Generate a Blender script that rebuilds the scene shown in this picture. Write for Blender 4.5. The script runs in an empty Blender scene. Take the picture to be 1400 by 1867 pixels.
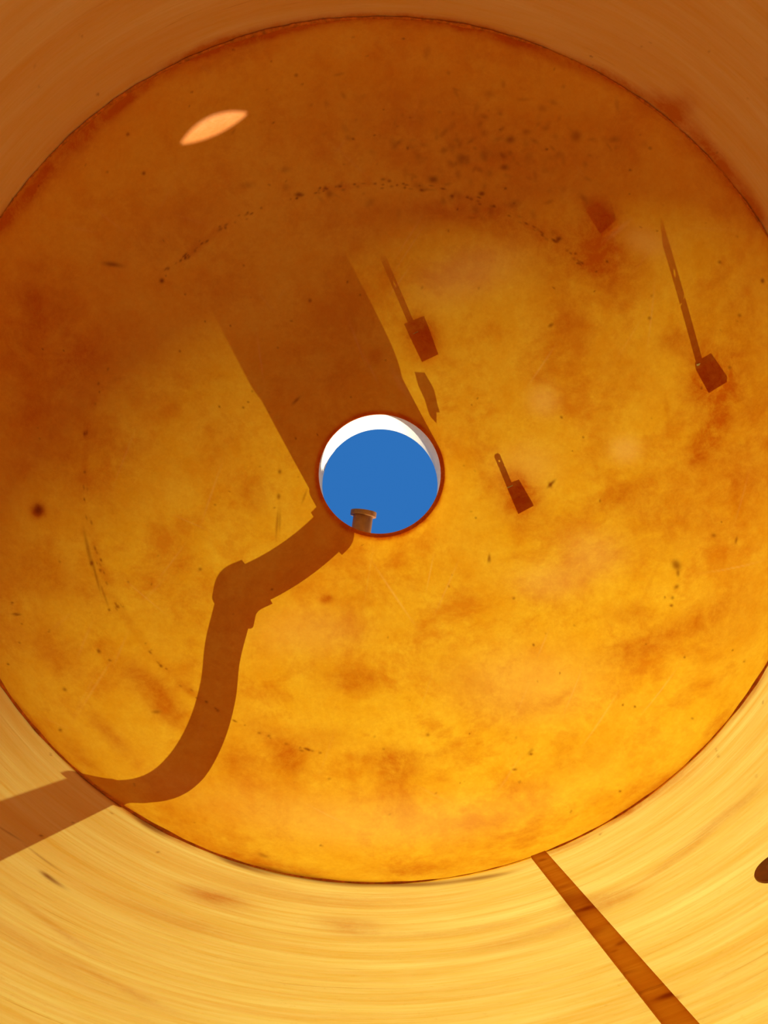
import bpy, bmesh, math, random
import numpy as np
from mathutils import Vector, Matrix

# ---------------------------------------------------------------- camera, sky, sun, exposure
S = 1.35                      # inner radius of the tank in metres
SEAM = 3.8                    # height at which the domed head starts
F, CX, CY, CH, AX, AY = 1575.534, 0.01233, 0.57209, 1.8603, -0.18094, 0.00012
D, RH, NECK, AZ, EL, PW = 0.64244, 0.18023, 0.15824, -2.05133, 0.4945, 2.03659
LIGHT = np.array([math.cos(AZ)*math.cos(EL), math.sin(AZ)*math.cos(EL), -math.sin(EL)])  # travel of sunlight

scene = bpy.context.scene
COL = scene.collection
ca, sa, cb, sb = math.cos(AX), math.sin(AX), math.cos(AY), math.sin(AY)

def cam_to_world(v):
    X, Y, Z = v
    X, Z = cb*X + sb*Z, -sb*X + cb*Z
    Y, Z = ca*Y + sa*Z, -sa*Y + ca*Z
    return np.array([X, Y, Z])

cd = bpy.data.cameras.new('camera'); co = bpy.data.objects.new('camera', cd); COL.objects.link(co)
right, down, fwd = cam_to_world((1, 0, 0)), cam_to_world((0, 1, 0)), cam_to_world((0, 0, 1))
m = Matrix.Identity(4)
for i in range(3):
    m[i][0], m[i][1], m[i][2] = right[i], -down[i], -fwd[i]
m[0][3], m[1][3], m[2][3] = CX*S, CY*S, SEAM - CH*S
co.matrix_world = m
cd.sensor_fit = 'HORIZONTAL'; cd.sensor_width = 36; cd.lens = 36*F/1400
cd.clip_start = 0.02; cd.clip_end = 2000
scene.camera = co

SUN = 9.8
sd = bpy.data.lights.new('sun', 'SUN'); sd.energy = SUN; sd.angle = math.radians(0.53); sd.color = (1, .95, .86)
so = bpy.data.objects.new('sun', sd); COL.objects.link(so)
so.rotation_euler = Vector(LIGHT).to_track_quat('-Z', 'Y').to_euler()
so.location = (4, 8, 12)

w = bpy.data.worlds.new('sky'); scene.world = w; w.use_nodes = True
nt = w.node_tree; nt.nodes.clear()
tc = nt.nodes.new('ShaderNodeTexCoord'); sx = nt.nodes.new('ShaderNodeSeparateXYZ')
cr = nt.nodes.new('ShaderNodeValToRGB'); bg = nt.nodes.new('ShaderNodeBackground'); ou = nt.nodes.new('ShaderNodeOutputWorld')
nt.links.new(tc.outputs['Generated'], sx.inputs[0]); nt.links.new(sx.outputs['Z'], cr.inputs[0])
cr.color_ramp.elements[0].position = 0.0; cr.color_ramp.elements[0].color = (.07, .14, .30, 1)
cr.color_ramp.elements[1].position = 0.75; cr.color_ramp.elements[1].color = (.027, .165, .50, 1)
e = cr.color_ramp.elements.new(.3); e.color = (.05, .17, .44, 1)
nt.links.new(cr.outputs[0], bg.inputs[0]); bg.inputs[1].default_value = 1.0
nt.links.new(bg.outputs[0], ou.inputs[0])

scene.view_settings.view_transform = 'Standard'; scene.view_settings.look = 'None'
scene.view_settings.exposure = 0.0; scene.view_settings.gamma = 1.0
try: scene.view_settings.use_curve_mapping = False
except Exception: pass
scene.cycles.max_bounces = 16; scene.cycles.diffuse_bounces = 12; scene.cycles.transmission_bounces = 12

# ---------------------------------------------------------------- geometry helpers (unit tank: radius 1, seam at z 0)
def W(p):
    p = np.asarray(p, float); return (p[0]*S, p[1]*S, p[2]*S + SEAM)

def dz(r):
    return D*np.sqrt(np.clip(1 - np.clip(r, 0, 1)**PW, 0, 1))

def normal(p):
    r = min(math.hypot(p[0], p[1]), .995)
    s = D*PW/2*r**(PW-1)/math.sqrt(1 - r**PW)
    n = np.array([s*p[0]/r, s*p[1]/r, 1.0]); return n/np.linalg.norm(n)

def hit(x, y):
    """point of the tank's inner skin behind a spot measured in the photograph"""
    v = cam_to_world(((x-700)/F, (y-933.5)/F, 1.0)); o = np.array([CX, CY, -CH])
    a = v[0]**2 + v[1]**2; b = 2*(o[0]*v[0] + o[1]*v[1]); c = o[0]**2 + o[1]**2 - 1
    t = (-b + math.sqrt(b*b - 4*a*c))/(2*a); q = o + t*v
    if q[2] < 0: return q
    lo, hi = CH/v[2], t
    for _ in range(50):
        mid = (lo+hi)/2; q = o + mid*v; r = math.hypot(q[0], q[1])
        if r < 1 and q[2] < dz(r): lo = mid
        else: hi = mid
    return q

def obj_from(name, bm, mat, parent=None, smooth=True, angle=None):
    me = bpy.data.meshes.new(name); bmesh.ops.recalc_face_normals(bm, faces=bm.faces)
    bm.to_mesh(me); bm.free()
    for p in me.polygons: p.use_smooth = smooth
    if angle and smooth:
        bm2 = bmesh.new(); bm2.from_mesh(me)
        for ed in bm2.edges:
            if len(ed.link_faces) == 2 and ed.calc_face_angle(0) > angle: ed.smooth = False
        bm2.to_mesh(me); bm2.free()
    o = bpy.data.objects.new(name, me); COL.objects.link(o); me.materials.append(mat)
    if parent:
        o.parent = parent; o.matrix_parent_inverse = Matrix.Translation(parent.location).inverted()
    return o

def tag(o, label, cat=None, group=None, kind=None):
    if label: o['label'] = label
    if cat: o['category'] = cat
    if group: o['group'] = group
    if kind: o['kind'] = kind
    return o

def empty(name, loc):
    o = bpy.data.objects.new(name, None); COL.objects.link(o); o.location = loc; o.empty_display_size = .05; return o

def lathe(bm, prof, seg=96, centre=(0, 0), closed=False):
    """prof: (r, z) in unit coordinates about a vertical axis through centre"""
    rows = []
    for r, z in prof:
        rows.append([bm.verts.new(W((centre[0] + r*math.cos(2*math.pi*k/seg), centre[1] + r*math.sin(2*math.pi*k/seg), z))) for k in range(seg)])
    n = len(rows)
    for i in range(n if closed else n-1):
        a, b = rows[i], rows[(i+1) % n]
        for k in range(seg):
            bm.faces.new((a[k], a[(k+1) % seg], b[(k+1) % seg], b[k]))
    return rows

def tube(bm, pts, rad, seg=28, cap=True, hollow=0.0):
    """sweep through unit-space points; rad number or list"""
    pts = [Vector(W(p)) for p in pts]; n = len(pts)
    rads = [rad]*n if not hasattr(rad, '__len__') else rad
    t0 = (pts[1]-pts[0]).normalized(); ref = t0.orthogonal().normalized(); rings = []
    for i, p in enumerate(pts):
        t = ((pts[min(i+1, n-1)] - pts[max(i-1, 0)])).normalized()
        ref = (ref - t*ref.dot(t)).normalized(); bi = t.cross(ref)
        rings.append([bm.verts.new(p + (ref*math.cos(2*math.pi*k/seg) + bi*math.sin(2*math.pi*k/seg))*rads[i]*S) for k in range(seg)])
    for i in range(n-1):
        for k in range(seg):
            bm.faces.new((rings[i][k], rings[i][(k+1) % seg], rings[i+1][(k+1) % seg], rings[i+1][k]))
    if cap:
        bm.faces.new(rings[0]); bm.faces.new(rings[-1])
    return rings

def smooth_path(P, n=14, tension=.5):
    P = [np.array(p, float) for p in P]; out = []
    Q = [2*P[0]-P[1]] + P + [2*P[-1]-P[-2]]
    for i in range(1, len(Q)-2):
        for k in range(n):
            t = k/n; a, b, c, d_ = Q[i-1], Q[i], Q[i+1], Q[i+2]
            out.append(.5*((2*b) + (-a+c)*t + (2*a-5*b+4*c-d_)*t*t + (-a+3*b-3*c+d_)*t**3))
    out.append(P[-1]); return out

def prism(bm, quad, nrm, h0, h1):
    """solid between a polygon of unit-space points pushed out by h0 and by h1 along nrm"""
    nrm = np.asarray(nrm)
    lo = [bm.verts.new(W(np.asarray(q) + nrm*h0)) for q in quad]; hi = [bm.verts.new(W(np.asarray(q) + nrm*h1)) for q in quad]
    k = len(quad); bm.faces.new(lo[::-1]); bm.faces.new(hi)
    for i in range(k): bm.faces.new((lo[i], lo[(i+1) % k], hi[(i+1) % k], hi[i]))

# ---------------------------------------------------------------- materials
class N:
    def __init__(s, name):
        s.m = bpy.data.materials.new(name); s.m.use_nodes = True; s.t = s.m.node_tree; s.t.nodes.clear()
        s.out = s.t.nodes.new('ShaderNodeOutputMaterial')
    def add(s, typ, **kw):
        n = s.t.nodes.new(typ)
        for k, v in kw.items():
            if k == 'ins':
                for a, b in v.items():
                    if isinstance(b, bpy.types.NodeSocket): s.t.links.new(b, n.inputs[a])
                    else: n.inputs[a].default_value = b
            else: setattr(n, k, v)
        return n
    def mix(s, fac, a, b, mode='MIX'):
        n = s.t.nodes.new('ShaderNodeMix'); n.data_type = 'RGBA'; n.blend_type = mode
        for i, v in ((0, fac), (6, a), (7, b)):
            if isinstance(v, bpy.types.NodeSocket): s.t.links.new(v, n.inputs[i])
            else: n.inputs[i].default_value = v if i == 0 else (*v, 1)
        return n.outputs[2]
    def noise(s, vec, scale, detail=4, rough=.55, dist=0.0):
        return s.add('ShaderNodeTexNoise', ins={'Vector': vec, 'Scale': scale, 'Detail': detail, 'Roughness': rough, 'Distortion': dist}).outputs[0]
    def ramp(s, v, lo, hi, a=0.0, b=1.0):
        n = s.add('ShaderNodeMapRange', ins={0: v, 1: lo, 2: hi, 3: a, 4: b}); n.clamp = True; return n.outputs[0]
    def math(s, op, a, b=0.0):
        n = s.add('ShaderNodeMath', operation=op)
        for i, v in ((0, a), (1, b)):
            if isinstance(v, bpy.types.NodeSocket): s.t.links.new(v, n.inputs[i])
            else: n.inputs[i].default_value = v
        return n.outputs[0]

def plastic(name, colour, rough=.5, scale=20, amt=.15, metal=0.0, trans=0.0):
    n = N(name); tc = n.add('ShaderNodeTexCoord').outputs['Object']
    v = n.ramp(n.noise(tc, scale), .3, .7)
    c = n.mix(v, [x*(1-amt) for x in colour], [min(1, x*(1+amt)) for x in colour])
    b = n.add('ShaderNodeBsdfPrincipled', ins={'Base Color': c, 'Roughness': rough, 'Metallic': metal})
    sh = b.outputs[0]
    if trans:
        t = n.add('ShaderNodeBsdfTranslucent', ins={'Color': c})
        sh = n.add('ShaderNodeMixShader', ins={0: trans, 1: sh, 2: t.outputs[0]}).outputs[0]
    n.t.links.new(sh, n.out.inputs[0]); return n.m

def laminate(name, wall=False):
    """amber translucent glass-fibre laminate; resin stains come from the mesh attributes rust, grime and pale"""
    n = N(name); tc = n.add('ShaderNodeTexCoord').outputs['Object']
    rust = n.add('ShaderNodeAttribute', attribute_name='rust').outputs['Fac']
    grime = n.add('ShaderNodeAttribute', attribute_name='grime').outputs['Fac']
    pale = n.add('ShaderNodeAttribute', attribute_name='pale').outputs['Fac']
    if wall:
        mp = n.add('ShaderNodeMapping', ins={'Vector': tc, 'Rotation': (.05, -.07, 0), 'Scale': (1, 1, 9)}).outputs[0]
        v1 = n.ramp(n.noise(mp, 1.1, 6, .6, .4), .34, .66)
        mp2 = n.add('ShaderNodeMapping', ins={'Vector': tc, 'Rotation': (-.035, .04, 0), 'Scale': (1, 1, 30)}).outputs[0]
        v2 = n.ramp(n.noise(mp2, 1.5, 8, .7, .5), .36, .68)
        mp3 = n.add('ShaderNodeMapping', ins={'Vector': tc, 'Rotation': (.03, .03, 0), 'Scale': (1, 1, 12)}).outputs[0]
        v3 = n.ramp(n.noise(mp3, 9, 7, .8), .38, .64)
        T = n.mix(v1, (.56, .38, .038), (.68, .58, .108))
        T = n.mix(n.math('MULTIPLY', v2, .85), T, (.54, .31, .022))
        T = n.mix(n.math('MULTIPLY', v3, .22), T, (.74, .62, .20))
        fine = n.ramp(n.noise(mp2, 2.6, 8, .75, .3), .60, .70)
        T = n.mix(n.math('MULTIPLY', fine, .6), T, (.36, .18, .012))
        mp4 = n.add('ShaderNodeMapping', ins={'Vector': tc, 'Rotation': (.06, -.04, 0), 'Scale': (1, 1, 50)}).outputs[0]
        f4 = n.ramp(n.noise(mp4, 3.5, 8, .8, .3), .56, .68)
        T = n.mix(n.math('MULTIPLY', f4, .35), T, (.40, .22, .016))
        grit = n.ramp(n.noise(tc, 90, 4, .7), .60, .72)
        T = n.mix(n.math('MULTIPLY', grit, .3), T, (.40, .22, .02))
        Dc = n.mix(v1, (.95, .385, .030), (.99, .46, .055))
        Dc = n.mix(n.math('MULTIPLY', fine, .35), Dc, (.62, .20, .02))
    else:
        v1 = n.ramp(n.noise(tc, 1.5, 5, .6, .4), .33, .66)
        v2 = n.ramp(n.noise(tc, 6.5, 8, .72, .2), .36, .66)
        v3 = n.ramp(n.noise(tc, 40, 6, .75), .32, .68)
        v4 = n.ramp(n.noise(tc, 3.4, 8, .75, .2), .50, .66)
        T = n.mix(v1, (.55, .255, .0035), (.63, .37, .006))
        T = n.mix(n.math('MULTIPLY', v2, .55), T, (.69, .46, .016))
        T = n.mix(n.math('MULTIPLY', v4, .72), T, (.42, .11, .001))
        T = n.mix(n.math('MULTIPLY', v3, .42), T, (.46, .18, .002))
        v5 = n.ramp(n.noise(tc, 95, 4, .8), .40, .62)
        T = n.mix(n.math('MULTIPLY', v5, .28), T, (.74, .62, .45), 'MULTIPLY')
        sp = n.ramp(n.noise(tc, 26, 6, .75), .69, .76)
        T = n.mix(n.math('MULTIPLY', sp, .5), T, (.26, .05, .002))
        Dc = n.mix(v2, (.95, .29, .040), (.99, .38, .085))
        Dc = n.mix(n.math('MULTIPLY', v4, .45), Dc, (.74, .19, .015))
        Dc = n.mix(n.math('MULTIPLY', v3, .18), Dc, (.70, .20, .02))
    rn = n.noise(tc, 9 if not wall else 5, 8, .78, .3)
    rust = n.ramp(n.math('MULTIPLY', rust, n.ramp(rn, .32, .66, .35, 1.75)), 0, 1)
    T = n.mix(pale, T, (.70, .40, .06))
    T = n.mix(rust, T, (.60, .24, .06), 'MULTIPLY')
    Dc = n.mix(rust, Dc, (.74, .40, .25), 'MULTIPLY')
    T = n.mix(grime, T, (.20, .05, .02), 'MULTIPLY')
    Dc = n.mix(grime, Dc, (.28, .08, .03), 'MULTIPLY')
    bump = n.add('ShaderNodeBump', ins={'Strength': .25, 'Distance': .003, 'Height': n.noise(tc, 60 if not wall else 40, 4)})
    df = n.add('ShaderNodeBsdfDiffuse', ins={'Color': Dc, 'Normal': bump.outputs[0]})
    tr = n.add('ShaderNodeBsdfTranslucent', ins={'Color': T})
    mx = n.add('ShaderNodeMixShader', ins={0: .445, 1: df.outputs[0], 2: tr.outputs[0]})
    gl = n.add('ShaderNodeBsdfGlossy', ins={'Color': (1, .95, .9, 1), 'Roughness': .38, 'Normal': bump.outputs[0]})
    m2 = n.add('ShaderNodeMixShader', ins={0: .015, 1: mx.outputs[0], 2: gl.outputs[0]})
    n.t.links.new(m2.outputs[0], n.out.inputs[0]); return n.m

M_DOME = laminate('amber_laminate_head'); M_WALL = laminate('filament_wound_laminate', True)
M_NECK = plastic('cream_gelcoat', (.86, .80, .62), .45, 30, .06, trans=.15)
M_AMBER = plastic('amber_resin_pipe', (.50, .21, .035), .4, 14, .3, trans=.45)
M_DARK = plastic('dark_cured_resin', (.22, .045, .006), .5, 40, .3)
M_STEEL = plastic('galvanised_steel', (.45, .44, .42), .4, 60, .15, metal=.8)
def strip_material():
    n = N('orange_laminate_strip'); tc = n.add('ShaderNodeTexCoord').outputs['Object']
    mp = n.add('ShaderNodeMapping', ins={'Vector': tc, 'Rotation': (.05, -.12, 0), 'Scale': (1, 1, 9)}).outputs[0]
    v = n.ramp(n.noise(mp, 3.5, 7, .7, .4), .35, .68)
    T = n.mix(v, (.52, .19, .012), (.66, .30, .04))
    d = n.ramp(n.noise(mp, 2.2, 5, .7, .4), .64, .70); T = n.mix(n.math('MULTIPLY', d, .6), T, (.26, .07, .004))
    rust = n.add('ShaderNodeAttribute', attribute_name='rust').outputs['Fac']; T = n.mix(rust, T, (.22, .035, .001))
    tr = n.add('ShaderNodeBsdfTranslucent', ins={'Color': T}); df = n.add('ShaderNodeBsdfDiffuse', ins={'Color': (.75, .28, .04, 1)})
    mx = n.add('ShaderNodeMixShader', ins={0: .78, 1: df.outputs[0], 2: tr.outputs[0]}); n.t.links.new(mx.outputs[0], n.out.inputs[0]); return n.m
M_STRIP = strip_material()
M_SEAM = plastic('seam_resin', (.62, .19, .03), .55, 60, .35, trans=.35)

# ---------------------------------------------------------------- stains measured on the photograph, put on the skin
random.seed(7); rng = np.random.default_rng(5)
blobs = {'rust': [], 'grime': [], 'pale': []}
def blob(kind, x, y, rx, ry=None, ang=0, amt=1.0, soft=1.0):
    """elliptical mark; its size and turn are converted to metric axes on the skin"""
    ry = ry or rx; c = hit(x, y); a = math.radians(ang)
    e1 = hit(x + 3*math.cos(a), y + 3*math.sin(a)) - c; e2 = hit(x - 3*math.sin(a), y + 3*math.cos(a)) - c
    e1, e2 = e1/3*rx, e2/3*ry
    # dual vectors in the tangent plane
    G = np.array([[e1@e1, e1@e2], [e1@e2, e2@e2]]); Gi = np.linalg.inv(G)
    blobs[kind].append((c, Gi[0, 0]*e1 + Gi[0, 1]*e2, Gi[1, 0]*e1 + Gi[1, 1]*e2, max(np.linalg.norm(e1), np.linalg.norm(e2)), amt, soft))

R_ = 'rust'; G_ = 'grime'
for b in [(1320, 850, 90, 160, 10, .35), (1340, 620, 80, 110, 0, .35), (1200, 960, 90, 50, -20, .25), (60, 640, 130, 200, 0, .3), (180, 860, 90, 90, 0, .2), (1330, 1130, 90, 50, -30, .25), (330, 1120, 60, 90, 0, .2), (1020, 640, 60, 90, 10, .2), (900, 1280, 60, 30, 0, .2), (1060, 1380, 60, 30, -10, .2),
          (1120, 480, 75, 45, 40, .55), (1060, 470, 60, 40, 0, .45), (900, 400, 120, 30, 12, .45), (760, 385, 120, 22, 0, .25),
          (140, 660, 60, 40, -35, .45), (60, 560, 90, 70, 0, .30), (60, 740, 80, 110, 0, .25), (300, 420, 120, 40, -30, .2),
          (80, 1050, 80, 40, 20, .30), (260, 1240, 60, 22, 40, .45), (300, 1290, 45, 22, 40, .4), (525, 1385, 30, 30, 40, .55),
          (500, 1345, 60, 20, 30, .3), (720, 1395, 45, 30, 10, .6), (640, 1240, 60, 22, 10, .35), (590, 1345, 60, 18, 0, .2),
          (430, 1380, 35, 30, 0, .35), (1300, 780, 25, 50, 20, .45), (1270, 820, 20, 30, 20, .35), (1180, 900, 60, 50, -30, .25),
          (1100, 780, 20, 60, 10, .2), (1140, 680, 60, 60, 0, .2), (1160, 1180, 90, 28, -22, .3), (1270, 1130, 70, 22, -25, .25),
          (1000, 460, 60, 60, 0, .25), (948, 910, 44, 36, 60, .65), (950, 895, 30, 22, 60, .5), (1296, 690, 44, 40, 60, .6), (1300, 685, 60, 50, 60, .3), (768, 622, 40, 32, 60, .65), (765, 600, 26, 26, 0, .5), (1095, 400, 40, 36, 60, .6),
          (1230, 620, 30, 20, 0, .35), (700, 200, 200, 60, 0, .25), (900, 290, 160, 70, 10, .3), (1090, 250, 90, 60, 0, .2),
          (560, 690, 90, 60, 0, .15), (640, 620, 60, 70, 0, .15), (70, 930, 14, 14, 0, .8), (596, 1092, 11, 8, 0, .7), (685, 650, 12, 14, 0, .5),
          (830, 1230, 60, 30, 30, .2), (1040, 560, 60, 60, 0, .2), (1150, 1120, 60, 20, 0, .2), (970, 1290, 60, 20, 0, .15),
          (110, 1180, 60, 40, 40, .25), (180, 1100, 30, 60, -20, .25), (200, 1340, 12, 55, -45, .35), (400, 800, 40, 60, 0, .12),
          (460, 905, 25, 30, 0, .3), (230, 620, 70, 50, 0, .2), (1370, 880, 60, 60, 0, .2), (1130, 905, 90, 22, -20, .2)]:
    blob(R_, *b[:5], amt=b[5])
# hole rim laminate
for k in range(0, 360, 6):
    a = math.radians(k); blob(R_, 693 + 113*math.cos(a), 867 + 112*math.sin(a), 11, 6, k+90, .75)
# grime specks: (x, y, rx, ry, angle, amount)
for b in [(70, 930, 9, 9, 0, .8), (262, 316, 3, 3, 0, .8), (295, 512, 4, 4, 0, .9), (233, 245, 3, 3, 0, .7), (545, 355, 7, 4, 0, .8), (205, 482, 16, 4, 8, .7),
          (540, 137, 3, 3, 0, .6), (1005, 882, 9, 2.5, -45, .8), (1003, 884, 5, 3, 70, .6), (1004, 593, 5, 3, -30, .6), (1184, 580, 3, 3, 0, .6),
          (1233, 1030, 9, 7, 60, .7), (1236, 1045, 3, 6, 0, .6), (1233, 1070, 5, 3, -40, .6), (1226, 1090, 3, 3, 0, .6), (1224, 1104, 3, 2, 0, .8),
          (1301, 976, 4, 3, 0, .5), (1342, 985, 2, 6, 15, .6), (891, 1018, 2, 8, 10, .6), (893, 1020, 2, 6, 0, .5), (967, 1370, 7, 3, -40, .4),
          (968, 1375, 3, 2, 0, .8), (938, 1403, 4, 2, 0, .7), (1262, 1310, 3, 2, 0, .5), (180, 1187, 4, 3, 60, .7), (200, 1204, 3, 2, 0, .6),
          (110, 1331, 3, 3, 0, .7), (118, 1257, 4, 3, 40, .6), (30, 1120, 7, 2, 0, .8), (167, 1027, 3, 4, 0, .8), (160, 1000, 3, 30, -12, .5),
          (175, 1050, 2, 30, -14, .5), (190, 1085, 2, 20, -20, .4), (199, 1112, 2, 2, 0, .8), (505, 955, 2, 22, 4, .5), (510, 950, 2, 18, 2, .4),
          (508, 905, 3, 5, 0, .6), (510, 860, 3, 4, 0, .6), (555, 905, 2, 12, 20, .4), (540, 730, 9, 2.5, -45, .6), (365, 1038, 3, 3, 0, .6),
          (1330, 670, 3, 3, 0, .5), (1390, 512, 3, 4, 0, .8), (1312, 478, 3, 3, 0, .6), (1348, 575, 3, 3, 0, .5), (565, 548, 3, 3, 0, .6),
          (878, 353, 5, 4, 0, .8), (790, 327, 8, 6, 0, .7), (930, 255, 8, 6, 0, .6), (920, 305, 7, 5, 0, .6), (1050, 248, 9, 9, 0, .5),
          (743, 270, 2, 3, 0, .6), (840, 290, 7, 10, 0, .5), (1019, 435, 5, 4, 0, .7), (1015, 440, 4, 3, 0, .6), (1185, 270, 3, 3, 0, .5),
          (285, 1298, 7, 3, 0, .5), (600, 1420, 3, 2, 0, .4), (480, 1560, 9, 3, 20, .4), (780, 1340, 3, 3, 0, .5)]:
    blob(G_, *b[:5], amt=b[5])
# knuckle line specks
def image_of(p):
    d0 = np.array(p) - np.array([CX, CY, -CH]); return (700 + F*(d0@right)/(d0@fwd), 933.5 + F*(d0@down)/(d0@fwd))
for k in range(150):
    a = rng.uniform(-140, -40) if k < 100 else rng.uniform(100, 200)
    r = .79 + rng.normal(0, .004); a = math.radians(a); x, y = image_of((r*math.cos(a), r*math.sin(a), dz(r)))
    if -20 < x < 1420: blob(G_, x, y, rng.uniform(1.5, 4.5), rng.uniform(1.2, 2.4), math.degrees(a)+90, amt=rng.uniform(.3, .8))
for k in range(26):
    a = math.radians(rng.uniform(-200, 160)); r = .79; x, y = image_of((r*math.cos(a), r*math.sin(a), dz(r)))
    if -20 < x < 1420: blob(R_, x, y, rng.uniform(20, 60), rng.uniform(4, 9), math.degrees(a)+90, amt=rng.uniform(.1, .25))
# scattered dirt: dense cluster top centre, thin elsewhere
for k in range(190):
    x, y = rng.normal(850, 150), rng.normal(270, 70)
    if 60 < y < 430: blob(G_, x, y, rng.uniform(2, 11), rng.uniform(2, 7), rng.uniform(0, 180), amt=rng.uniform(.06, .32))
for k in range(170):
    x, y = rng.uniform(0, 1400), rng.uniform(50, 1560)
    if math.hypot(x-693, y-867) > 130: blob(G_, x, y, rng.uniform(1.2, 3), rng.uniform(1, 2.2), rng.uniform(0, 180), amt=rng.uniform(.25, .75))
# seam smears
for b in [(420, 78, 90, 11, -17, .95), (380, 88, 50, 9, -22, .9), (250, 168, 80, 9, -36, .8), (160, 240, 70, 13, -42, .85), (60, 345, 70, 13, -52, .85), (10, 400, 40, 12, -56, .8), (860, 50, 70, 9, 12, .95), (400, 95, 120, 22, -20, .4), (130, 270, 110, 26, -45, .4), (700, 36, 300, 14, 2, .4), (1280, 270, 130, 26, 48, .45), (1000, 98, 120, 12, 22, .5),
          (950, 75, 40, 7, 16, .8), (1120, 145, 70, 9, 30, .8), (1220, 205, 40, 14, 45, .8), (1300, 285, 60, 12, 50, .85), (1375, 380, 50, 11, 60, .8),
          (660, 31, 140, 7, -2, .9), (530, 52, 60, 8, -14, .9), (1240, 190, 26, 22, 0, .4)]:
    blob(R_, *b[:5], amt=b[5])
for b in [(280, 1509, 30, 6, 30, .75), (260, 1499, 20, 4, 33, .5), (455, 1582, 40, 5, 20, .55), (400, 1562, 30, 3, 24, .4), (95, 1604, 22, 3.5, 34, .7), (85, 1596, 10, 3, 34, .6),
          (15, 1518, 26, 1.5, 32, .4), (80, 1567, 34, 1.5, 36, .5), (500, 1589, 40, 5, 14, .8), (560, 1600, 40, 5, 9, .7), (640, 1611, 70, 5, 3, .7), (760, 1613, 90, 4, -2, .7), (880, 1600, 50, 3.5, -9, .6), (430, 1575, 30, 4, 18, .6)]:
    blob(G_, *b[:5], amt=b[5])
for b in [(390, 1635, 60, 14, 14, .45), (1100, 1640, 55, 14, -14, .4), (760, 1590, 70, 9, 0, .3), (640, 1688, 60, 14, 5, .35), (600, 1640, 200, 14, 5, .2), (330, 1680, 130, 12, 17, .2),
          (990, 1700, 130, 10, -18, .25), (90, 1750, 130, 14, 30, .2), (1330, 1480, 80, 8, -38, .3),
          (150, 1415, 60, 5, 42, .7), (60, 1320, 60, 5, 50, .6), (230, 1475, 40, 6, 36, .8), (330, 1535, 40, 4, 26, .5), (1030, 1545, 50, 5, -22, .5), (1150, 1475, 70, 6, -35, .5), (1270, 1380, 70, 5, -46, .5), (1370, 1265, 60, 5, -55, .5), (1170, 1462, 70, 10, -33, .35),
          (500, 1578, 80, 9, 12, .4), (150, 1385, 60, 14, 45, .3), (1250, 1410, 60, 14, -42, .25), (820, 1700, 160, 8, -6, .25), (1240, 1560, 80, 7, -36, .3), (200, 1790, 120, 7, 28, .3), (100, 1690, 90, 6, 36, .25)]:
    blob(R_, *b[:5], amt=b[5])
# bands across the bonded strip
for b in [(1066, 1665, 20, 3, -15, .7), (1074, 1661, 10, 3, -15, .6), (1215, 1826, 22, 4, -17, .7), (1222, 1823, 12, 4, -17, .8), (1134, 1727, 9, 3, -22, .6), (1122, 1742, 7, 2, -20, .4), (990, 1573, 8, 2, -12, .5),
          (1140, 1783, 22, 3, -14, .3), (1030, 1622, 15, 3, -14, .3), (1038, 1642, 22, 12, -14, .3), (1090, 1705, 15, 6, -14, .25)]:
    blob(R_, *b[:5], amt=b[5])
# pale fibre scratches
for k in range(70):
    x, y = rng.uniform(20, 1380), rng.uniform(120, 1500)
    if math.hypot(x-693, y-867) > 150: blob('pale', x, y, rng.uniform(15, 50), rng.uniform(.8, 1.8), rng.choice([-60, 35, 110]) + rng.normal(0, 15), amt=rng.uniform(.1, .35))
for b in [(1175, 440, 40, 22, 20, .35), (1120, 425, 30, 4, -40, .5), (850, 500, 90, 40, -20, .3), (1080, 1010, 50, 40, 0, .25), (1000, 1060, 60, 30, 0, .25), (960, 850, 50, 40, 0, .2),
          (1140, 820, 25, 22, 0, .4), (990, 730, 25, 25, 0, .35), (730, 700, 6, 30, -30, .25), (700, 1500, 250, 40, 0, .25), (960, 1250, 120, 60, 0, .25), (560, 1150, 90, 40, 0, .2)]:
    blob('pale', *b[:5], amt=b[5])

def paint(me, xyz):
    """xyz: unit-space vertex positions -> three point attributes"""
    order = np.argsort(xyz[:, 0]); xs = xyz[order, 0]
    for kind, lst in blobs.items():
        val = np.zeros(len(xyz))
        for c, d1, d2, rad, amt, soft in lst:
            R3 = rad*2.4
            i0, i1 = np.searchsorted(xs, [c[0]-R3, c[0]+R3]); idx = order[i0:i1]
            q = xyz[idx] - c; msk = (np.abs(q[:, 1]) < R3) & (np.abs(q[:, 2]) < R3); idx = idx[msk]; q = q[msk]
            d_ = (q@d1)**2 + (q@d2)**2
            g = amt*np.exp(-(d_**1.25)*.8)
            val[idx] = 1 - (1 - val[idx])*(1 - g)
        at = me.attributes.new(kind, 'FLOAT', 'POINT'); at.data.foreach_set('value', val.astype(np.float32))

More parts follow.
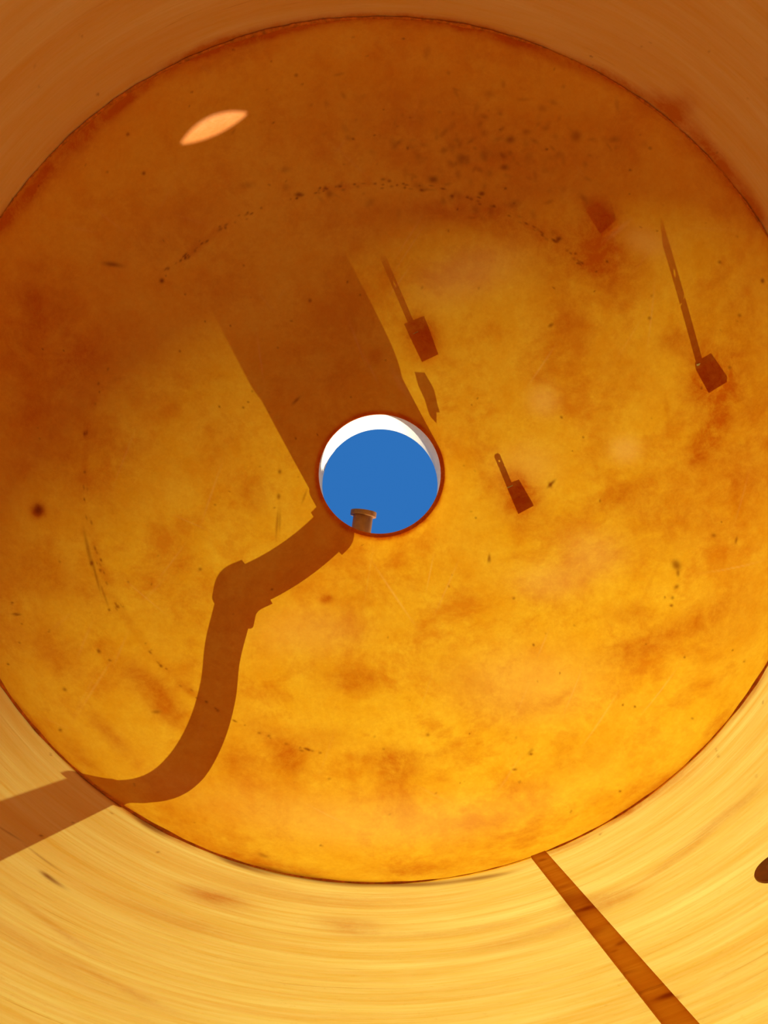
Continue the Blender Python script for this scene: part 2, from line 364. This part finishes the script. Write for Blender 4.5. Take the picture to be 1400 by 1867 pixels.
def grid_mesh(name, X, mat):
    """X: (rows, cols, 3) unit positions, closed around columns"""
    nr, nc = X.shape[:2]; v = X.reshape(-1, 3)
    i, j = np.meshgrid(np.arange(nr-1), np.arange(nc), indexing='ij'); j2 = (j+1) % nc
    f = np.stack([i*nc+j, i*nc+j2, (i+1)*nc+j2, (i+1)*nc+j], -1).reshape(-1, 4)
    me = bpy.data.meshes.new(name); me.vertices.add(len(v)); me.loops.add(f.size); me.polygons.add(len(f))
    wv = v*S; wv[:, 2] += SEAM
    me.vertices.foreach_set('co', wv.ravel().astype(np.float32)); me.loops.foreach_set('vertex_index', f.ravel().astype(np.int32))
    me.polygons.foreach_set('loop_start', np.arange(0, f.size, 4, dtype=np.int32)); me.polygons.foreach_set('use_smooth', np.ones(len(f), bool))
    me.update(calc_edges=True); me.validate(); me.materials.append(mat); paint(me, v)
    o = bpy.data.objects.new(name, me); COL.objects.link(o); return o

# ---------------------------------------------------------------- structure
NA = 1500
th = np.linspace(0, 2*np.pi, NA, endpoint=False)
t = np.linspace(0, 1, 430)
rr = np.sin(math.asin(RH) + (math.pi/2 - math.asin(RH))*t)
zz = dz(rr)
X = np.stack([rr[:, None]*np.cos(th), rr[:, None]*np.sin(th), np.repeat(zz[:, None], NA, 1)], -1)
ceiling = grid_mesh('ceiling', X, M_DOME)
tag(ceiling, 'mottled amber translucent domed roof of the tank with a round opening at its centre', 'ceiling', kind='structure')

ZF = -SEAM/S
zr = np.concatenate([np.linspace(0, -1.15, 300), np.linspace(-1.15, ZF, 60)[1:]])
X = np.stack([np.repeat(np.cos(th)[None], len(zr), 0), np.repeat(np.sin(th)[None], len(zr), 0), np.repeat(zr[:, None], NA, 1)], -1)
wall = grid_mesh('wall_round', X, M_WALL)
tag(wall, 'pale amber hoop-wound cylindrical tank wall below the dome', 'wall', kind='structure')

# seam: resin bead with uneven thickness where head meets shell
bm = bmesh.new(); seg = 720; sec = 8; rows = []
for k in range(seg):
    a = 2*math.pi*k/seg
    wdt = .0026*(1 + .45*math.sin(3*a+1) + .35*math.sin(13*a) + .25*math.sin(37*a+2) + .2*math.sin(91*a)); wdt = max(wdt, .0008)
    row = []
    for s_ in range(sec):
        b_ = 2*math.pi*s_/sec; r = .9975 + .7*wdt*math.cos(b_); z = .001 + wdt*1.5*math.sin(b_)
        row.append(bm.verts.new(W((r*math.cos(a), r*math.sin(a), z))))
    rows.append(row)
for k in range(seg):
    for s_ in range(sec):
        bm.faces.new((rows[k][s_], rows[(k+1) % seg][s_], rows[(k+1) % seg][(s_+1) % sec], rows[k][(s_+1) % sec]))
o = obj_from('trim_1', bm, M_SEAM); tag(o, 'uneven brown resin seam ring between domed roof and round wall', 'trim', kind='structure')

bm = bmesh.new()
c0 = bm.verts.new(W((0, 0, ZF))); ring = [bm.verts.new(W((math.cos(a), math.sin(a), ZF))) for a in np.linspace(0, 2*np.pi, 128, endpoint=False)]
for k in range(128): bm.faces.new((c0, ring[k], ring[(k+1) % 128]))
M_FLOOR = plastic('tank_floor_resin', (.50, .30, .12), .5, 6, .2)
o = obj_from('floor', bm, M_FLOOR, smooth=False); tag(o, 'brown resin floor of the tank', 'floor', kind='structure')

bm = bmesh.new(); inner, outer = [], []
for k in range(128):
    a = 2*math.pi*k/128; inner.append(bm.verts.new((1.5*math.cos(a), 1.5*math.sin(a), -.01))); outer.append(bm.verts.new((300*math.cos(a), 300*math.sin(a), -.01)))
for k in range(128): bm.faces.new((inner[k], inner[(k+1) % 128], outer[(k+1) % 128], outer[k]))
M_GROUND = plastic('sandy_ground', (.24, .14, .06), .9, 2, .2)
o = obj_from('ground', bm, M_GROUND, smooth=False); tag(o, 'pale sandy ground around the tank', 'ground', kind='structure')

# ---------------------------------------------------------------- hatch neck in the roof opening
zt = D + NECK - .004
neck = empty('hatch_neck', W((0, 0, dz(RH))))
tag(neck, 'short cream round hatch neck open to the blue sky at the centre of the dome', 'hatch')
bm = bmesh.new(); zb = float(dz(RH)) + .001
lathe(bm, [(RH+.0004, zb), (RH+.0004, zt-.004), (RH+.002, zt), (RH+.013, zt), (RH+.013, float(dz(RH+.013))+.001), (RH+.004, zb+.0005)], 160, closed=True)
obj_from('neck', bm, M_NECK, neck, angle=.6)
bm = bmesh.new(); lathe(bm, [(RH+.0135, zt-.016), (RH+.030, zt-.016), (RH+.030, zt-.001), (RH+.0135, zt-.001)], 160, closed=True)
fl = obj_from('flange', bm, M_NECK, neck, angle=.6)
for k in range(16):
    a = 2*math.pi*(k+.5)/16; bm = bmesh.new(); c = ((RH+.022)*math.cos(a), (RH+.022)*math.sin(a))
    rws = lathe(bm, [(.0045, zt-.001), (.0045, zt+.004)], 6, c); bm.faces.new(rws[0]); bm.faces.new(rws[1])
    obj_from('bolt', bm, M_STEEL, fl, smooth=False)
# latch strap standing off the flange; it throws the small leaf-shaped shade on the dome
leaf = [(758, 683), (776, 684), (790, 708), (796, 735), (800, 748), (794, 748), (794, 768), (783, 756), (776, 732), (764, 706)]
up = .135
P3 = []
for x, y in leaf:
    q = hit(x, y); P3.append(q - LIGHT/math.cos(EL)*up*1.45)
bm = bmesh.new(); prism(bm, P3, np.array([.2, .1, .97]), -.004, .004)
obj_from('latch', bm, M_STEEL, neck, smooth=False)

# ---------------------------------------------------------------- pipe that climbs the wall, crosses the dome and opens above the hatch
SH = np.array([-math.cos(AZ), -math.sin(AZ), math.tan(EL)])       # towards the sun, per unit of plan distance
def lift(x, y, s): return hit(x, y) + SH*s
pipe = empty('vent_pipe', (W((-.48, 1.0, 0))[0], W((-.48, 1.0, 0))[1], 0))
tag(pipe, 'amber plastic vent pipe whose flanged open end shows through the roof opening', 'pipe')
PR = .0335
base = np.array([-.066, .238, .690]); topv = np.array([-.078, .245, .945]); tip = np.array([-.054, .057, .945])
elb = lift(432, 1078, .12)
wl = hit(0, 1515)*np.array([1, 1, 0]) + SH*.20; wl_xy = wl[:2]
vert_top = np.array([wl_xy[0], wl_xy[1], .135]); DR = .0228
run = [elb, lift(408, 1180, .13), lift(398, 1260, .14), lift(372, 1345, .145), lift(305, 1429, .16)]
bm = bmesh.new(); tube(bm, smooth_path([topv + np.array([0, 0, .0]), (tip+topv)/2, tip], 4), PR*.97, cap=False); obj_from('outlet', bm, M_AMBER, pipe)
bm = bmesh.new(); dirn = (tip-topv)/np.linalg.norm(tip-topv)
tube(bm, [tip-dirn*.016, tip-dirn*.0159, tip, tip-dirn*.0001, tip-dirn*.012], [PR*.95, PR*1.28, PR*1.28, PR*.8, PR*.8], cap=False)
obj_from('outlet_flange', bm, M_AMBER, pipe, angle=.6)
bm = bmesh.new(); tube(bm, [base, (base+topv)/2, topv], PR, cap=True); obj_from('riser', bm, M_AMBER, pipe)
bm = bmesh.new(); tube(bm, [base, base*.5+elb*.5, elb], PR, cap=True); obj_from('cross_pipe', bm, M_AMBER, pipe)
bm = bmesh.new(); rp = smooth_path(run + [vert_top], 8); tube(bm, rp, [PR + (DR+.003-PR)*max(0, (i/(len(rp)-1)-.72)/.28) for i in range(len(rp))], cap=True); obj_from('roof_pipe', bm, M_AMBER, pipe)
bm = bmesh.new(); tube(bm, [vert_top, np.array([wl_xy[0], wl_xy[1], ZF*.5]), np.array([wl_xy[0], wl_xy[1], ZF])], DR, cap=True); obj_from('down_pipe', bm, M_AMBER, pipe)
def elbow(c, a, b, L=.055, rad=PR*1.22):
    c = np.array(c); ua = (np.array(a)-c)/np.linalg.norm(np.array(a)-c); ub = (np.array(b)-c)/np.linalg.norm(np.array(b)-c)
    bm = bmesh.new(); pts = [c+ua*L] + [((1-t_)**2)*(c+ua*L*.55) + 2*t_*(1-t_)*c + t_*t_*(c+ub*L*.55) for t_ in np.linspace(0, 1, 9)] + [c+ub*L]
    tube(bm, pts, rad, cap=True); obj_from('elbow', bm, M_AMBER, pipe)
elbow(elb, base, run[1], .062); elbow(base, topv, elb); elbow(topv, base, tip); elbow(vert_top, run[-1], vert_top - np.array([0, 0, .2]), .06, DR*1.3)

# ---------------------------------------------------------------- second laminate strip bonded upright on the wall
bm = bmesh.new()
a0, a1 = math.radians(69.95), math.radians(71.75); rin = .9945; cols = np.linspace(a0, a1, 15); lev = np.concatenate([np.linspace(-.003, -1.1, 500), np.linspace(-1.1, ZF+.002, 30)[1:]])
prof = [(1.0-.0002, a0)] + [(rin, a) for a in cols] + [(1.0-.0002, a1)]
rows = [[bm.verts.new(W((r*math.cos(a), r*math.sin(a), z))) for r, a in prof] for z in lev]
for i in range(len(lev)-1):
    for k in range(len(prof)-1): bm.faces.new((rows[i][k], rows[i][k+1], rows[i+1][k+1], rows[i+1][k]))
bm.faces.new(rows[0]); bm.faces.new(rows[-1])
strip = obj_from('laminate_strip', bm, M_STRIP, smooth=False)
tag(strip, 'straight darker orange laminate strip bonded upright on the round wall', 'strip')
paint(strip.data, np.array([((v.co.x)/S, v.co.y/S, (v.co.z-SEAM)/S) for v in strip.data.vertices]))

# ---------------------------------------------------------------- four mounting brackets on the outside of the dome
pads = [('leftmost, above the hatch', [(746, 612), (782, 598), (800, 648), (770, 662)], (757, 606), .052, (702, 478)),
        ('nearest the hatch on its right side', [(925, 891), (949, 882), (973, 923), (945, 938)], (930, 888), .068, (905, 828)),
        ('rightmost of the four', [(1268, 674), (1297, 658), (1325, 698), (1292, 718)], (1276, 664), .085, (1205, 415)),
        ('topmost of the four', [(1067, 387), (1089, 367), (1126, 409), (1096, 432)], (1076, 378), .05, None)]
for lab, quad, foot, hh, tipshade in pads:
    q = [hit(*p) for p in quad]; c = sum(q)/4; nrm = normal(c)
    b = empty('mounting_bracket', W(c)); tag(b, 'dark square mounting bracket on the domed roof, ' + lab, 'bracket', 'mounting brackets on the dome')
    bm = bmesh.new(); G6 = 7; lay = []
    for h_ in (.0012, .010):
        rowz = []
        for i in range(G6):
            for j in range(G6):
                u_, v_ = i/(G6-1), j/(G6-1); px_ = [(1-u_)*(1-v_)*quad[0][c_] + u_*(1-v_)*quad[1][c_] + u_*v_*quad[2][c_] + (1-u_)*v_*quad[3][c_] for c_ in (0, 1)]
                s3 = hit(*px_); rowz.append(bm.verts.new(W(s3 + normal(s3)*h_)))
        lay.append(rowz)
    for L_ in lay:
        for i in range(G6-1):
            for j in range(G6-1): bm.faces.new((L_[i*G6+j], L_[(i+1)*G6+j], L_[(i+1)*G6+j+1], L_[i*G6+j+1]))
    rim_ = [j for j in range(G6)] + [i*G6+G6-1 for i in range(1, G6)] + [(G6-1)*G6+j for j in range(G6-2, -1, -1)] + [i*G6 for i in range(G6-2, 0, -1)]
    for k in range(len(rim_)):
        a_, b_ = rim_[k], rim_[(k+1) % len(rim_)]; bm.faces.new((lay[0][a_], lay[0][b_], lay[1][b_], lay[1][a_]))
    obj_from('base_pad', bm, M_DARK, b, smooth=False)
    f0 = hit(*foot); n2 = normal(f0)
    if tipshade:
        ts = hit(*tipshade); tt = (ts - f0)@LIGHT + .02; v_ = ts - LIGHT*tt - f0; hh = float(np.linalg.norm(v_)); n2 = v_/hh; print('upright', lab, hh, n2)
    side = np.cross(LIGHT, n2); side /= np.linalg.norm(side); thick = np.cross(side, n2)
    # upright bar with a bolt hole near its tip, built as a ring of quads round the hole
    wv, tk, hz, hr = .0088, .0025, hh*.80, .0028
    bm = bmesh.new(); layers = []
    for off in (-tk, tk):
        outp, inp = [], []
        for k in range(16):
            a = 2*math.pi*k/16; inp.append((hr*math.cos(a), hz + hr*math.sin(a)))
            ux, uz = math.cos(a), math.sin(a); s_ = min(wv/max(abs(ux), 1e-6), ((hh-hz) if uz > 0 else (hh-hz))/max(abs(uz), 1e-6)); outp.append((ux*s_, hz+uz*s_))
        mk = lambda L_: [bm.verts.new(W(f0 + side*x_ + n2*z_ + thick*off)) for x_, z_ in L_]
        layers.append((mk(outp), mk(inp), mk([(-wv, 0), (wv, 0)]), mk([(wv, hz-(hh-hz)), (-wv, hz-(hh-hz))])))
    for (O, I, B, T) in layers:
        for k in range(16): bm.faces.new((O[k], O[(k+1) % 16], I[(k+1) % 16], I[k]))
        bm.faces.new((B[0], B[1], T[0], T[1]))
    (O, I, B, T), (O2, I2, B2, T2) = layers
    for k in range(16):
        bm.faces.new((O[k], O[(k+1) % 16], O2[(k+1) % 16], O2[k])); bm.faces.new((I[k], I[(k+1) % 16], I2[(k+1) % 16], I2[k]))
    for a_, b_ in ((B[0], B[1]), (B[1], T[0]), (T[1], B[0])):
        pr = {B[0]: B2[0], B[1]: B2[1], T[0]: T2[0], T[1]: T2[1]}; bm.faces.new((a_, b_, pr[b_], pr[a_]))
    obj_from('upright', bm, M_STEEL, b, smooth=False)

# ---------------------------------------------------------------- round plug fitting in the wall at the right edge
pc = hit(1421, 1580); ang = math.atan2(pc[1], pc[0]); n_ = np.array([-math.cos(ang), -math.sin(ang), 0]); t_ = np.array([-n_[1], n_[0], 0]); u_ = np.array([0, 0, 1.0])
plug = empty('wall_plug', W(pc)); tag(plug, 'dark brown round plug fitting low on the amber wall at the right edge', 'plug')
PRD = .0365
def disc(profile, mat, name, seg=48):
    bm = bmesh.new(); rws = []
    for r, h_ in profile:
        rws.append([bm.verts.new(W(pc + t_*r*math.cos(2*math.pi*k/seg) + u_*r*math.sin(2*math.pi*k/seg) + n_*h_)) for k in range(seg)])
    for i in range(len(rws)-1):
        for k in range(seg): bm.faces.new((rws[i][k], rws[i][(k+1) % seg], rws[i+1][(k+1) % seg], rws[i+1][k]))
    bm.faces.new(rws[0]); bm.faces.new(rws[-1]); return obj_from(name, bm, mat, plug, angle=.5)
disc([(PRD, -.004), (PRD, .003), (PRD*.96, .0045)], M_DARK, 'plug_body')
disc([(PRD*.45, .0045), (PRD*.45, .0055), (PRD*.42, .006)], M_DARK, 'plug_boss')
